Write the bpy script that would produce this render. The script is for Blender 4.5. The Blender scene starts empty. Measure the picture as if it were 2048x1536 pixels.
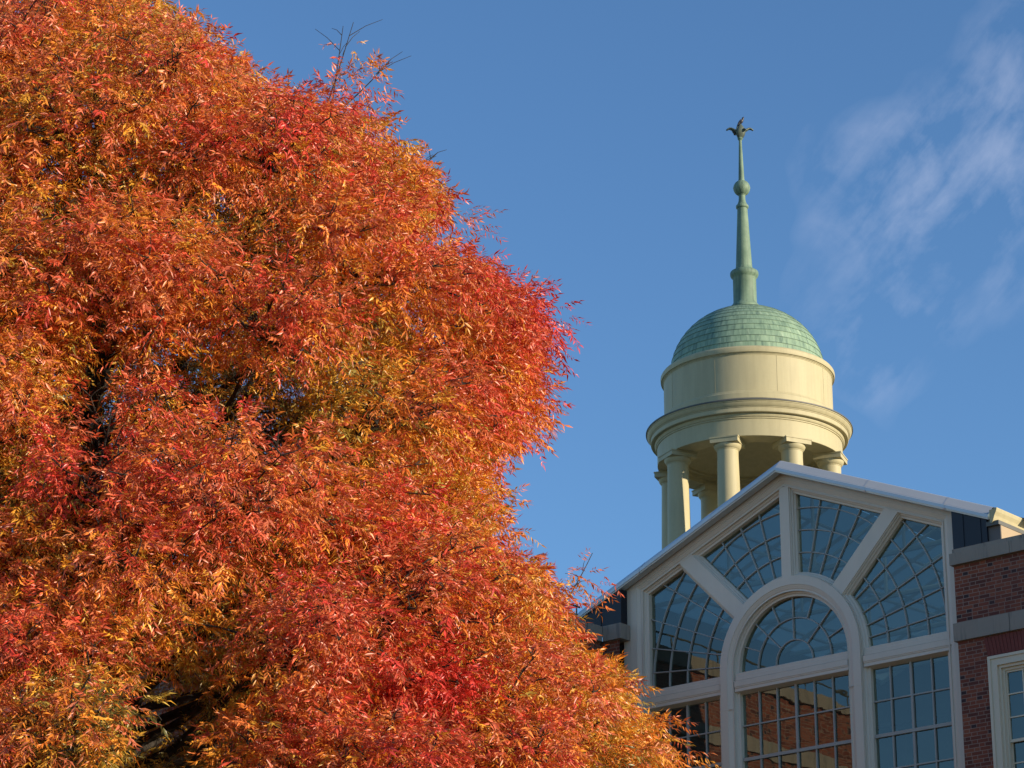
import bpy, bmesh, math, random
import numpy as np
from mathutils import Vector, Matrix

scene = bpy.context.scene
COL = scene.collection
R = math.radians

# ------------------------------------------------------------------ camera
cam = bpy.data.cameras.new('camera'); cam_o = bpy.data.objects.new('camera', cam); COL.objects.link(cam_o)
cam.sensor_width = 36.0; cam.sensor_fit = 'HORIZONTAL'; cam.lens = 5400.35 * 36.0 / 2048.0
cam.clip_start = 0.5; cam.clip_end = 5000
right = Vector((0.75151234, 0.65971589, 0.00203668)); up = Vector((0.22784941, -0.26244836, 0.93765959)); fwd = Vector((-0.61912345, 0.7041987, 0.34754905))
m = Matrix((right, up, -fwd)).transposed().to_4x4(); m.translation = Vector((27.907, -39.409, -13.568))
cam_o.matrix_world = m
scene.camera = cam_o
GROUND = -15.2

# ------------------------------------------------------------------ light
SUN_AZ, SUN_EL = 75.0, 11.5            # degrees clockwise from +Y, degrees above the horizon
world = bpy.data.worlds.new('World'); scene.world = world; world.use_nodes = True
wn, wl = world.node_tree.nodes, world.node_tree.links
sky = wn.new('ShaderNodeTexSky'); sky.sky_type = 'NISHITA'; sky.sun_disc = False
sky.sun_elevation = R(SUN_EL); sky.sun_rotation = R(SUN_AZ)
sky.air_density = 1.0; sky.dust_density = 0.0; sky.ozone_density = 4.4; sky.altitude = 300
bg = wn['Background']; bg.inputs[1].default_value = 0.15

def cloud_nodes():
    # thin high cloud: noise in sky-direction space, confined to one patch of sky
    tc = wn.new('ShaderNodeTexCoord')
    def dot(v):
        d = wn.new('ShaderNodeVectorMath'); d.operation = 'DOT_PRODUCT'; wl.new(tc.outputs['Generated'], d.inputs[0]); d.inputs[1].default_value = v; return d.outputs['Value']
    def mth(op, a, b=None, c=None, clamp=False):
        n = wn.new('ShaderNodeMath'); n.operation = op; n.use_clamp = clamp
        for i, v in enumerate((a, b, c)):
            if v is None: continue
            if isinstance(v, (int, float)): n.inputs[i].default_value = v
            else: wl.new(v, n.inputs[i])
        return n.outputs[0]
    D = Vector((-0.4665, 0.7850, 0.4074)).normalized()
    rt = D.cross(Vector((0, 0, 1))).normalized(); upv = rt.cross(D)
    a = dot(rt); b = dot(upv)
    ca, sa = math.cos(R(48)), math.sin(R(48))
    l = mth('ADD', mth('MULTIPLY', a, ca), mth('MULTIPLY', b, sa))
    t = mth('ADD', mth('MULTIPLY', a, -sa), mth('MULTIPLY', b, ca))
    def ns(sl, st, scale, detail, rough, dist, z):
        cmb = wn.new('ShaderNodeCombineXYZ'); wl.new(mth('MULTIPLY', l, sl), cmb.inputs[0]); wl.new(mth('MULTIPLY', t, st), cmb.inputs[1]); cmb.inputs[2].default_value = z
        n = wn.new('ShaderNodeTexNoise'); n.inputs['Scale'].default_value = scale; n.inputs['Detail'].default_value = detail; n.inputs['Roughness'].default_value = rough; n.inputs['Distortion'].default_value = dist
        wl.new(cmb.outputs[0], n.inputs['Vector']); return n.outputs[0]
    puff = ns(.85, 1.1, 36, 7, .54, .2, 3.1)
    fib = ns(.35, 1.6, 90, 6, .62, .5, 1.7)
    big = ns(1, 1, 20, 2, .5, 0, 5.2)
    e = mth('SUBTRACT', 1.0, mth('ADD', mth('POWER', mth('ABSOLUTE', mth('MULTIPLY', l, 1/0.085)), 2.0), mth('POWER', mth('ABSOLUTE', mth('MULTIPLY', t, 1/0.055)), 2.0)))
    e = mth('MINIMUM', mth('MAXIMUM', mth('ADD', e, mth('MULTIPLY', mth('SUBTRACT', big, 0.5), 2.4)), 0.0), 1.0)
    front = mth('GREATER_THAN', dot(D), 0.5)
    v = mth('MULTIPLY', mth('SUBTRACT', mth('ADD', mth('MULTIPLY', puff, 0.92), mth('MULTIPLY', fib, 0.22)), 0.51), 2.6, clamp=True)
    f = mth('MULTIPLY', mth('MULTIPLY', v, mth('POWER', e, 0.7)), front)
    return mth('MULTIPLY', f, 0.31)
mixc = wn.new('ShaderNodeMix'); mixc.data_type = 'RGBA'
wl.new(cloud_nodes(), mixc.inputs[0]); wl.new(sky.outputs[0], mixc.inputs[6]); mixc.inputs[7].default_value = (5.2, 5.2, 5.9, 1)
wl.new(mixc.outputs[2], bg.inputs[0])

sun = bpy.data.lights.new('sun', 'SUN'); sun.energy = 5.0; sun.angle = R(0.53); sun.color = (1.0, 0.84, 0.60)
sun_o = bpy.data.objects.new('sun', sun); COL.objects.link(sun_o)
SDIR = Vector((math.sin(R(SUN_AZ)) * math.cos(R(SUN_EL)), math.cos(R(SUN_AZ)) * math.cos(R(SUN_EL)), math.sin(R(SUN_EL))))
sun_o.rotation_euler = SDIR.to_track_quat('Z', 'Y').to_euler()
sun_o.location = SDIR * 60

scene.view_settings.view_transform = 'Standard'; scene.view_settings.look = 'None'
scene.view_settings.exposure = 0.45; scene.view_settings.gamma = 1.0
scene.cycles.max_bounces = 10; scene.cycles.transparent_max_bounces = 16; scene.cycles.use_denoising = True

# ------------------------------------------------------------------ helpers
class MB:
    def __init__(s): s.v = []; s.f = []; s.uv = None
    def add(s, vs, fs):
        o = len(s.v); s.v += [tuple(p) for p in vs]; s.f += [tuple(i + o for i in q) for q in fs]; return s
    def box(s, x0, x1, y0, y1, z0, z1):
        vs = [(x, y, z) for x in (x0, x1) for y in (y0, y1) for z in (z0, z1)]
        return s.add(vs, [(0, 1, 3, 2), (4, 6, 7, 5), (0, 4, 5, 1), (2, 3, 7, 6), (0, 2, 6, 4), (1, 5, 7, 3)])
    def grid(s, rows, closed_u=False, closed_v=False):
        # rows: list of lists of points, quads between them
        o = len(s.v); nr, nc = len(rows), len(rows[0])
        for r_ in rows: s.v += [tuple(p) for p in r_]
        for i in range(nr if closed_u else nr - 1):
            for j in range(nc if closed_v else nc - 1):
                i2, j2 = (i + 1) % nr, (j + 1) % nc
                s.f.append((o + i * nc + j, o + i * nc + j2, o + i2 * nc + j2, o + i2 * nc + j))
        return s
    def prism(s, pts, y0, y1):
        # pts: polygon in (x, z), extruded from y0 (front) to y1
        n = len(pts)
        vs = [(x, y0, z) for x, z in pts] + [(x, y1, z) for x, z in pts]
        fs = [tuple(range(n)), tuple(range(2 * n - 1, n - 1, -1))] + [(i, i + n, (i + 1) % n + n, (i + 1) % n) for i in range(n)]
        return s.add(vs, fs)
    def bar(s, p, q, w, y0, y1):
        # straight bar in the xz plane, mitre-less
        d = Vector((q[0] - p[0], q[1] - p[1])); d.normalize(); n = Vector((-d.y, d.x)) * (w / 2)
        return s.prism([(p[0] + n.x, p[1] + n.y), (q[0] + n.x, q[1] + n.y), (q[0] - n.x, q[1] - n.y), (p[0] - n.x, p[1] - n.y)], y0, y1)
    def lathe(s, prof, c=(0, 0), seg=96, a0=0.0, a1=None):
        full = a1 is None
        n = seg if full else seg + 1
        rows = []
        for k in range(n):
            a = a0 + ((2 * math.pi) if full else (a1 - a0)) * k / seg
            rows.append([(c[0] + r * math.cos(a), c[1] + r * math.sin(a), z) for r, z in prof])
        return s.grid(rows, closed_u=full)
    def tube(s, pts, rad, seg=8, cap=True):
        pts = [Vector(p) for p in pts]; rows = []
        ref = Vector((0.3, 0.2, 1)).normalized()
        for i, p in enumerate(pts):
            d = (pts[min(i + 1, len(pts) - 1)] - pts[max(i - 1, 0)]).normalized()
            a = d.cross(ref)
            if a.length < 1e-3: a = d.cross(Vector((1, 0, 0)))
            a.normalize(); b = d.cross(a)
            r = rad[i] if hasattr(rad, '__len__') else rad
            rows.append([p + (a * math.cos(t) + b * math.sin(t)) * r for t in (2 * math.pi * k / seg for k in range(seg))])
        o = len(s.v)
        s.grid(rows, closed_v=True)
        if cap:
            s.f.append(tuple(o + k for k in range(seg))[::-1]); e = o + (len(rows) - 1) * seg; s.f.append(tuple(e + k for k in range(seg)))
        return s
    def build(s, name, mat, parent=None, smooth=False, angle=35, fix=True):
        me = bpy.data.meshes.new(name); me.from_pydata(s.v, [], s.f); me.update()
        if fix:
            bm = bmesh.new(); bm.from_mesh(me); bmesh.ops.recalc_face_normals(bm, faces=bm.faces); bm.to_mesh(me); bm.free()
        # box-projected UVs in metres
        uvl = me.uv_layers.new(name='UVMap')
        nl = len(me.loops); vi = np.empty(nl, np.int32); me.loops.foreach_get('vertex_index', vi)
        co = np.empty(len(me.vertices) * 3, np.float32); me.vertices.foreach_get('co', co); co = co.reshape(-1, 3)
        nf = len(me.polygons); no = np.empty(nf * 3, np.float32); me.polygons.foreach_get('normal', no); no = np.abs(no.reshape(-1, 3))
        lt = np.empty(nf, np.int32); me.polygons.foreach_get('loop_total', lt)
        ln = np.repeat(no, lt, axis=0); p = co[vi]
        u = np.where(ln[:, 0] > np.maximum(ln[:, 1], ln[:, 2]), p[:, 1], p[:, 0])
        v = np.where(ln[:, 2] > np.maximum(ln[:, 0], ln[:, 1]), p[:, 1], p[:, 2])
        uvl.data.foreach_set('uv', np.stack([u, v], 1).astype(np.float32).ravel())
        me.materials.append(mat)
        if smooth:
            me.polygons.foreach_set('use_smooth', np.ones(nf, bool))
            bm = bmesh.new(); bm.from_mesh(me)
            for e in bm.edges:
                e.smooth = not (len(e.link_faces) == 2 and e.calc_face_angle(0) > R(angle))
            bm.to_mesh(me); bm.free()
        o = bpy.data.objects.new(name, me); COL.objects.link(o)
        if parent is not None: o.parent = parent
        return o

def thing(name, label, cat, loc=(0, 0, 0), group=None):
    o = bpy.data.objects.new(name, None); COL.objects.link(o); o.location = loc; o.empty_display_size = 0.3
    o['label'] = label; o['category'] = cat
    if group: o['group'] = group
    return o

def adopt(root):
    # children were modelled in world space: keep them there
    bpy.context.view_layer.update()
    for ch in root.children: ch.matrix_parent_inverse = root.matrix_world.inverted()

# ------------------------------------------------------------------ materials
class NT:
    def __init__(s, name):
        s.m = bpy.data.materials.new(name); s.m.use_nodes = True; s.n = s.m.node_tree.nodes; s.l = s.m.node_tree.links
        s.p = s.n['Principled BSDF']; s.out = s.n['Material Output']
    def link(s, a, b): s.l.new(a, b)
    def val(s, sock, v):
        if isinstance(v, (int, float, tuple, list)): sock.default_value = v
        else: s.l.new(v, sock)
    def math(s, op, a, b=None, c=None, clamp=False):
        n = s.n.new('ShaderNodeMath'); n.operation = op; n.use_clamp = clamp
        for i, v in enumerate((a, b, c)):
            if v is not None: s.val(n.inputs[i], v)
        return n.outputs[0]
    def noise(s, vec, scale, detail=4, rough=0.55, dist=0.0):
        n = s.n.new('ShaderNodeTexNoise'); s.val(n.inputs['Scale'], scale); n.inputs['Detail'].default_value = detail
        n.inputs['Roughness'].default_value = rough; n.inputs['Distortion'].default_value = dist
        if vec is not None: s.l.new(vec, n.inputs['Vector'])
        return n.outputs[0]
    def ramp(s, f, stops):
        n = s.n.new('ShaderNodeValToRGB'); cr = n.color_ramp
        while len(cr.elements) < len(stops): cr.elements.new(0.5)
        for e, (p, c) in zip(cr.elements, stops):
            e.position = p; e.color = (*c, 1) if len(c) == 3 else c
        s.val(n.inputs[0], f); return n.outputs[0]
    def mix(s, f, a, b, typ='MIX'):
        n = s.n.new('ShaderNodeMix'); n.data_type = 'RGBA'; n.blend_type = typ
        s.val(n.inputs[0], f)
        for i, v in ((6, a), (7, b)):
            s.val(n.inputs[i], (*v, 1) if isinstance(v, tuple) and len(v) == 3 else v)
        return n.outputs[2]
    def coord(s, w='Object'):
        return s.n.new('ShaderNodeTexCoord').outputs[w]
    def mapping(s, vec, scale=(1, 1, 1), loc=(0, 0, 0)):
        n = s.n.new('ShaderNodeMapping'); n.inputs['Scale'].default_value = scale; n.inputs['Location'].default_value = loc; s.l.new(vec, n.inputs[0]); return n.outputs[0]
    def sep(s, vec):
        n = s.n.new('ShaderNodeSeparateXYZ'); s.l.new(vec, n.inputs[0]); return n.outputs
    def comb(s, x, y, z=0.0):
        n = s.n.new('ShaderNodeCombineXYZ')
        for i, v in enumerate((x, y, z)): s.val(n.inputs[i], v)
        return n.outputs[0]
    def bump(s, h, strength=0.3, dist=0.01):
        n = s.n.new('ShaderNodeBump'); n.inputs['Strength'].default_value = strength; n.inputs['Distance'].default_value = dist
        s.l.new(h, n.inputs['Height']); s.l.new(n.outputs[0], s.p.inputs['Normal']); return n.outputs[0]

def paint(name, base, dark, rough=0.5, streak=0.35, bump=0.15):
    t = NT(name); c = t.coord()
    big = t.noise(c, 0.9, 5); fine = t.noise(c, 14, 5, 0.65)
    st = t.noise(t.mapping(c, (7, 7, 0.5)), 1.0, 5, 0.6)
    f = t.math('MULTIPLY', t.math('ADD', t.math('MULTIPLY', big, 0.6), t.math('MULTIPLY', st, 0.8)), 1.0)
    f = t.math('MULTIPLY', t.math('SUBTRACT', f, 0.62), 1.8 * streak * 2, clamp=True)
    col = t.mix(f, base, dark)
    col = t.mix(t.math('MULTIPLY', t.math('SUBTRACT', fine, 0.5), 0.5, clamp=True), col, dark)
    t.link(col, t.p.inputs['Base Color']); t.p.inputs['Roughness'].default_value = rough
    h = t.math('ADD', t.math('MULTIPLY', big, 1.2), t.math('MULTIPLY', fine, 0.25)); t.bump(h, bump, 0.03)
    return t.m

def brick_mat(name):
    t = NT(name); uv = t.sep(t.coord('UV')); u, v = uv[0], uv[1]
    h, st, hd, mo = 0.0677, 0.213, 0.1115, 0.0125
    P = st + hd
    vr = t.math('DIVIDE', v, h); row = t.math('FLOOR', vr); vf = t.math('FRACT', vr)
    odd = t.math('FLOORED_MODULO', row, 2.0)
    jit = t.noise(t.comb(u, v, 0.0), 2.5, 2)
    wr = t.n.new('ShaderNodeTexWhiteNoise'); wr.noise_dimensions = '1D'; t.link(row, wr.inputs['W'])
    u2 = t.math('ADD', t.math('ADD', u, t.math('MULTIPLY', odd, P / 2)), t.math('ADD', t.math('MULTIPLY', jit, 0.012), t.math('MULTIPLY', wr.outputs['Value'], 0.07)))
    cell = t.math('FLOOR', t.math('DIVIDE', u2, P)); p = t.math('FLOORED_MODULO', u2, P)
    ish = t.math('GREATER_THAN', p, st)
    loc = t.math('SUBTRACT', p, t.math('MULTIPLY', ish, st))
    mort = t.math('MAXIMUM', t.math('LESS_THAN', loc, mo), t.math('LESS_THAN', t.math('MULTIPLY', vf, h), mo))
    idn = t.comb(t.math('ADD', t.math('MULTIPLY', cell, 2.0), ish), row, 0.37)
    wnz = t.n.new('ShaderNodeTexWhiteNoise'); wnz.noise_dimensions = '3D'; t.link(idn, wnz.inputs['Vector']); rnd = wnz.outputs['Value']
    col = t.ramp(rnd, [(0.0, (0.11, 0.027, 0.015)), (0.3, (0.20, 0.044, 0.020)), (0.65, (0.265, 0.062, 0.026)), (1.0, (0.33, 0.092, 0.040))])
    w2 = t.n.new('ShaderNodeTexWhiteNoise'); w2.noise_dimensions = '3D'; t.link(t.comb(row, t.math('MULTIPLY', cell, 1.7), 8.1), w2.inputs['Vector'])
    dark = t.math('MULTIPLY', ish, t.math('GREATER_THAN', w2.outputs['Value'], 0.86))
    col = t.mix(dark, col, (0.030, 0.018, 0.02))
    spots = t.noise(t.comb(u, v, 0.0), 60, 4, 0.7)
    col = t.mix(t.math('MULTIPLY', spots, 0.35), col, (0.10, 0.03, 0.028))
    mcol = t.mix(t.noise(t.comb(u, v, 0.0), 3, 4), (0.36, 0.23, 0.175), (0.24, 0.15, 0.115))
    col = t.mix(mort, col, mcol)
    big = t.noise(t.comb(u, v, 0.0), 0.6, 4)
    col = t.mix(t.math('MULTIPLY', t.math('SUBTRACT', big, 0.45), 1.2, clamp=True), col, (0.10, 0.035, 0.032))
    t.link(col, t.p.inputs['Base Color']); t.p.inputs['Roughness'].default_value = 0.85
    hh = t.math('ADD', t.math('MULTIPLY', t.math('SUBTRACT', 1.0, mort), 1.0), t.math('MULTIPLY', t.math('ADD', spots, rnd), 0.25))
    t.bump(hh, 0.7, 0.008)
    return t.m

def stone_mat(name):
    t = NT(name); c = t.coord()
    big = t.noise(c, 1.6, 5); st = t.noise(t.mapping(c, (9, 9, 0.7)), 1.0, 6, 0.65)
    col = t.mix(big, (0.36, 0.295, 0.24), (0.25, 0.205, 0.17))
    f = t.math('MULTIPLY', t.math('SUBTRACT', st, 0.52), 4.5, clamp=True)
    col = t.mix(t.math('MULTIPLY', f, 0.75), col, (0.055, 0.055, 0.058))
    g = t.math('MULTIPLY', t.math('SUBTRACT', t.noise(t.mapping(c, (4, 4, 0.4), (3, 1, 0)), 1.0, 4), 0.6), 4, clamp=True)
    col = t.mix(t.math('MULTIPLY', g, 0.5), col, (0.25, 0.30, 0.27))
    t.link(col, t.p.inputs['Base Color']); t.p.inputs['Roughness'].default_value = 0.9
    t.bump(t.noise(c, 30, 5, 0.7), 0.35, 0.01)
    return t.m

def copper_mat(name, seams):
    t = NT(name); c = t.coord()
    uv = t.sep(t.coord('UV')); u, v = uv[0], uv[1]
    base = t.ramp(t.noise(c, 2.2, 5, 0.6), [(0.25, (0.15, 0.24, 0.165)), (0.5, (0.235, 0.345, 0.235)), (0.8, (0.32, 0.44, 0.305))] if seams else [(0.25, (0.10, 0.165, 0.115)), (0.5, (0.165, 0.245, 0.17)), (0.8, (0.23, 0.32, 0.225))])
    if seams:
        hh = 0.2; vr = t.math('DIVIDE', v, hh); row = t.math('FLOOR', vr); vf = t.math('FRACT', vr)
        uu = t.math('ADD', t.math('MULTIPLY', u, 34.0), t.math('MULTIPLY', t.math('FLOORED_MODULO', row, 2.0), 0.5))
        cell = t.math('FLOOR', uu); uf = t.math('FRACT', uu)
        wz = t.n.new('ShaderNodeTexWhiteNoise'); wz.noise_dimensions = '2D'; t.link(t.comb(cell, row), wz.inputs['Vector'])
        base = t.mix(t.math('MULTIPLY', wz.outputs['Value'], 0.30), base, (0.17, 0.275, 0.20))
        streak = t.noise(t.comb(t.math('MULTIPLY', u, 150.0), t.math('MULTIPLY', v, 1.4), t.math('MULTIPLY', row, 3.1)), 1.0, 5, 0.65)
        base = t.mix(t.math('MULTIPLY', t.math('SUBTRACT', streak, 0.47), 4.0, clamp=True), base, (0.085, 0.145, 0.115))
        pale = t.noise(t.comb(t.math('MULTIPLY', u, 110.0), t.math('MULTIPLY', v, 1.0), t.math('MULTIPLY', row, 1.7)), 1.0, 4, 0.6)
        base = t.mix(t.math('MULTIPLY', t.math('SUBTRACT', pale, 0.56), 3.5, clamp=True), base, (0.43, 0.55, 0.39))
        seam = t.math('MAXIMUM', t.math('LESS_THAN', vf, 0.075), t.math('LESS_THAN', uf, 0.03))
        base = t.mix(t.math('MULTIPLY', seam, 0.42), base, (0.065, 0.12, 0.10))
        t.bump(t.math('ADD', t.math('SUBTRACT', 1.0, vf), t.math('MULTIPLY', streak, 0.15)), 0.5, 0.02)
    else:
        st = t.noise(t.mapping(c, (14, 14, 0.5)), 1.0, 5, 0.6)
        base = t.mix(t.math('MULTIPLY', t.math('SUBTRACT', st, 0.47), 3.5, clamp=True), base, (0.07, 0.11, 0.085))
        t.bump(t.noise(c, 5, 4), 0.3, 0.02)
    t.link(base, t.p.inputs['Base Color']); t.p.inputs['Roughness'].default_value = 0.62; t.p.inputs['Specular IOR Level'].default_value = 0.4
    return t.m

def glass_mat(name, refl, tint, wav):
    t = NT(name); t.n.remove(t.p)
    uv = t.coord('Object')
    gl = t.n.new('ShaderNodeBsdfGlossy'); gl.inputs['Roughness'].default_value = 0.012; gl.inputs['Color'].default_value = (0.86, 0.92, 0.82, 1)
    tr = t.n.new('ShaderNodeBsdfTransparent'); tr.inputs['Color'].default_value = (*tint, 1)
    b = t.n.new('ShaderNodeBump'); b.inputs['Strength'].default_value = wav; b.inputs['Distance'].default_value = 0.03
    t.link(t.math('ADD', t.noise(t.mapping(uv, (1.0, 1.0, 1.6)), 1.6, 2, 0.4), t.math('MULTIPLY', t.noise(uv, 6.0, 1, 0.4), 0.10)), b.inputs['Height']); t.link(b.outputs[0], gl.inputs['Normal'])
    fr = t.n.new('ShaderNodeLayerWeight'); fr.inputs['Blend'].default_value = 0.25
    f = t.math('ADD', refl, t.math('MULTIPLY', fr.outputs['Fresnel'], 0.5), clamp=True)
    mx = t.n.new('ShaderNodeMixShader'); t.link(f, mx.inputs[0]); t.link(tr.outputs[0], mx.inputs[1]); t.link(gl.outputs[0], mx.inputs[2]); t.link(mx.outputs[0], t.out.inputs[0])
    return t.m

def plain(name, col, rough=0.6, metal=0.0, var=0.25, scale=3.0, bump=0.1):
    t = NT(name); c = t.coord(); n = t.noise(c, scale, 5, 0.6)
    d = tuple(x * (1 - var) for x in col)
    t.link(t.mix(n, col, d), t.p.inputs['Base Color']); t.p.inputs['Roughness'].default_value = rough; t.p.inputs['Metallic'].default_value = metal
    t.bump(t.noise(c, scale * 4, 4), bump, 0.01)
    return t.m

def leaf_mat():
    t = NT('autumn_leaf')
    a = t.n.new('ShaderNodeAttribute'); a.attribute_type = 'GEOMETRY'; a.attribute_name = 'leaf_color'
    col = a.outputs['Color']
    t.link(col, t.p.inputs['Base Color']); t.p.inputs['Roughness'].default_value = 0.36; t.p.inputs['Specular IOR Level'].default_value = 0.55
    tl = t.n.new('ShaderNodeBsdfTranslucent'); t.link(t.mix(1.0, col, (1.15, 1.0, 0.75), 'MULTIPLY'), tl.inputs['Color'])
    mx = t.n.new('ShaderNodeMixShader'); mx.inputs[0].default_value = 0.27
    t.link(t.p.outputs[0], mx.inputs[1]); t.link(tl.outputs[0], mx.inputs[2]); t.link(mx.outputs[0], t.out.inputs[0])
    return t.m

def bark_mat():
    t = NT('bark'); c = t.coord()
    n = t.noise(t.mapping(c, (10, 10, 2.5)), 1.0, 6, 0.7)
    t.link(t.ramp(n, [(0.3, (0.014, 0.011, 0.009)), (0.58, (0.04, 0.033, 0.027)), (0.78, (0.12, 0.105, 0.085))]), t.p.inputs['Base Color'])
    t.p.inputs['Roughness'].default_value = 0.95; t.bump(n, 0.8, 0.03)
    return t.m

def grass_mat():
    t = NT('lawn'); c = t.coord()
    t.link(t.ramp(t.noise(c, 0.35, 8, 0.65), [(0.3, (0.05, 0.075, 0.025)), (0.6, (0.085, 0.10, 0.035)), (0.8, (0.20, 0.11, 0.035))]), t.p.inputs['Base Color'])
    t.p.inputs['Roughness'].default_value = 0.95; t.bump(t.noise(c, 25, 4), 0.6, 0.03); return t.m

M_CREAM = paint('cream_paint', (0.445, 0.395, 0.235), (0.30, 0.262, 0.155), 0.62, 0.45, 0.12)
M_FRAME = paint('stone_grey_paint', (0.67, 0.57, 0.465), (0.54, 0.46, 0.375), 0.5, 0.25, 0.06)
M_CASE = paint('window_case_paint', (0.68, 0.555, 0.41), (0.56, 0.46, 0.345), 0.45, 0.25, 0.06)
M_MUNTIN = plain('muntin_paint', (0.37, 0.355, 0.325), 0.45, 0, 0.12, 5, 0.03)
M_BRICK = brick_mat('red_brick')
M_STONE = stone_mat('weathered_limestone')
M_DOME = copper_mat('copper_shingle_patina', True)
M_COPPER = copper_mat('copper_patina', False)
M_FIN = plain('dark_copper', (0.12, 0.155, 0.125), 0.5, 0.2, 0.5, 12)
M_LEAD = plain('dark_lead_flashing', (0.14, 0.14, 0.13), 0.6, 0.2, 0.4)
M_METAL = plain('pale_roof_metal', (0.56, 0.575, 0.59), 0.38, 0.35, 0.15, 1.5, 0.05)
M_NAVY = plain('navy_sheet_metal', (0.004, 0.0065, 0.017), 0.5, 0.0, 0.3, 2, 0.05)
M_GLASS = glass_mat('window_glass', 0.105, (0.44, 0.56, 0.54), 0.07)
def frosted():
    t = NT('frosted_skylight'); t.n.remove(t.p)
    a = t.n.new('ShaderNodeBsdfTranslucent'); a.inputs[0].default_value = (0.26, 0.33, 0.33, 1)
    b = t.n.new('ShaderNodeBsdfDiffuse'); b.inputs[0].default_value = (0.30, 0.34, 0.34, 1)
    mx = t.n.new('ShaderNodeMixShader'); mx.inputs[0].default_value = 0.4; t.link(a.outputs[0], mx.inputs[1]); t.link(b.outputs[0], mx.inputs[2]); t.link(mx.outputs[0], t.out.inputs[0])
    return t.m
M_SKYGLASS = frosted()
M_WHITE = plain('white_steel', (0.62, 0.63, 0.62), 0.5, 0, 0.1)
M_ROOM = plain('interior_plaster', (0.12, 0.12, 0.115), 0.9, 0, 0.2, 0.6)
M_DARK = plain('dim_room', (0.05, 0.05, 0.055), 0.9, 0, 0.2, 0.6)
M_LEAF = leaf_mat(); M_BARK = bark_mat()
M_BIRD = plain('dark_feathers', (0.02, 0.018, 0.028), 0.45, 0, 0.5, 20)
M_BIRDG = plain('grey_feathers', (0.06, 0.055, 0.065), 0.6, 0, 0.3, 20)
M_JOINT = plain('joint_sealant', (0.38, 0.335, 0.20), 0.8)
M_ROOF = plain('roof_membrane', (0.22, 0.22, 0.21), 0.9, 0, 0.3)

# ------------------------------------------------------------------ ground
g = MB().box(-300, 300, -300, 300, GROUND - 0.5, GROUND).build('lawn', grass_mat()); g['kind'] = 'structure'
pth = MB().box(-4, 60, -14, -9, GROUND - 0.1, GROUND + 0.012).build('path', plain('brick_paving', (0.25, 0.12, 0.09), 0.9, 0, 0.4, 2)); pth['kind'] = 'structure'

# ------------------------------------------------------------------ brick building with its glazed gable
bld = thing('brick_building', 'red brick building with a grey glazed gable of fan shaped windows', 'building', (0, 0, GROUND))
ZC = -1.124                                  # centre of the arch
K = 0.413                                    # slope of the gable
LIPA, LIPC, XL = 2.216, 0.812, 3.40
ZB = -8.0                                    # foot of the glazed bay
GY = 0.22                                    # glass plane

def offset_path(d):
    # gable outline moved outwards by d: foot, eaves corner, apex, corner, foot
    n = math.sqrt(1 + K * K)
    za = LIPA + d * n
    xo = XL + d; zc = za - K * xo
    return [(-xo, ZB), (-xo, zc), (0, za), (xo, zc), (xo, ZB)]
PROF = [(.285, .36), (.285, 0), (.125, 0), (.12, .012), (.10, .016), (.085, .025), (.06, .034), (.05, .046), (.03, .046), (.022, .03), (0, .03), (0, .078), (-.03, .088), (-.045, .112), (-.08, .12), (-.08, .30)]
fr = MB()
rows = [[(x, y, z) for x, z in offset_path(d)] for d, y in PROF]
fr.grid(rows)
for s in (-1, 1):
    # outer pilaster strip beside each jamb
    x0, x1 = XL + .287, XL + .46
    za = LIPA + .285 * math.sqrt(1 + K * K)
    xs = sorted((s * x0, s * x1))
    fr.prism([(xs[0], ZB), (xs[1], ZB), (xs[1], za - K * abs(xs[1])), (xs[0], za - K * abs(xs[0]))], .012, .34)
gable_frame = fr.build('gable_frame', M_FRAME, bld)

# mullions: vertical and two diagonals, each a moulded bar
def mullion(ang, hw, r0, r1):
    prof = [(-hw - .085, .28), (-hw - .085, .15), (-hw - .055, .125), (-hw - .05, .10), (-hw - .025, .085), (-hw - .02, .06), (-hw, .054), (-hw, .035)]
    prof = prof + [(-a, b) for a, b in prof[::-1]]
    c, s_ = math.cos(R(ang)), math.sin(R(ang))
    def P(r, w, y): return (r * c + w * s_, y, ZC + r * s_ - w * c)
    mb = MB(); n = math.sqrt(1 + K * K)
    za = LIPA + .03
    def rend(w):
        # run on until just behind the lip of the gable moulding
        lo, hi = r0, r1
        for _ in range(40):
            q = (lo + hi) / 2; x, y, z = P(q, w, 0)
            if z + K * abs(x) > za: hi = q
            else: lo = q
        return lo
    mb.grid([[P(r0, w, y) for w, y in prof], [P(rend(w), w, y) for w, y in prof]])
    return mb.build('mullion', M_FRAME, bld)
mullion(90, .105, 1.50, 4.5); mullion(134.6, .145, 1.50, 5.0); mullion(45.4, .145, 1.50, 5.0)

# archivolt running down into two pilasters
AP = [(1.66, .30), (1.66, .15), (1.63, .13), (1.615, .10), (1.59, .085), (1.583, .045), (1.567, .05), (1.567, 0), (1.405, 0), (1.40, .012), (1.378, .016), (1.365, .025), (1.335, .034), (1.325, .046), (1.30, .046), (1.287, .034), (1.287, .095), (1.262, .10), (1.25, .125), (1.212, .13), (1.212, .30)]
rows = []
for r, y in AP:
    rr = [(r, y, ZB)] + [(r * math.cos(a), y, ZC + r * math.sin(a)) for a in [math.pi * k / 72 for k in range(73)]] + [(-r, y, ZB)]
    rows.append(rr)
arch = MB().grid(rows)
for s in (-1, 1): arch.box(*sorted((s * 1.566, s * 1.285)), -.004, .02, -1.852, -1.846)
arch.build('arch', M_FRAME, bld, smooth=True, angle=25)

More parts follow.
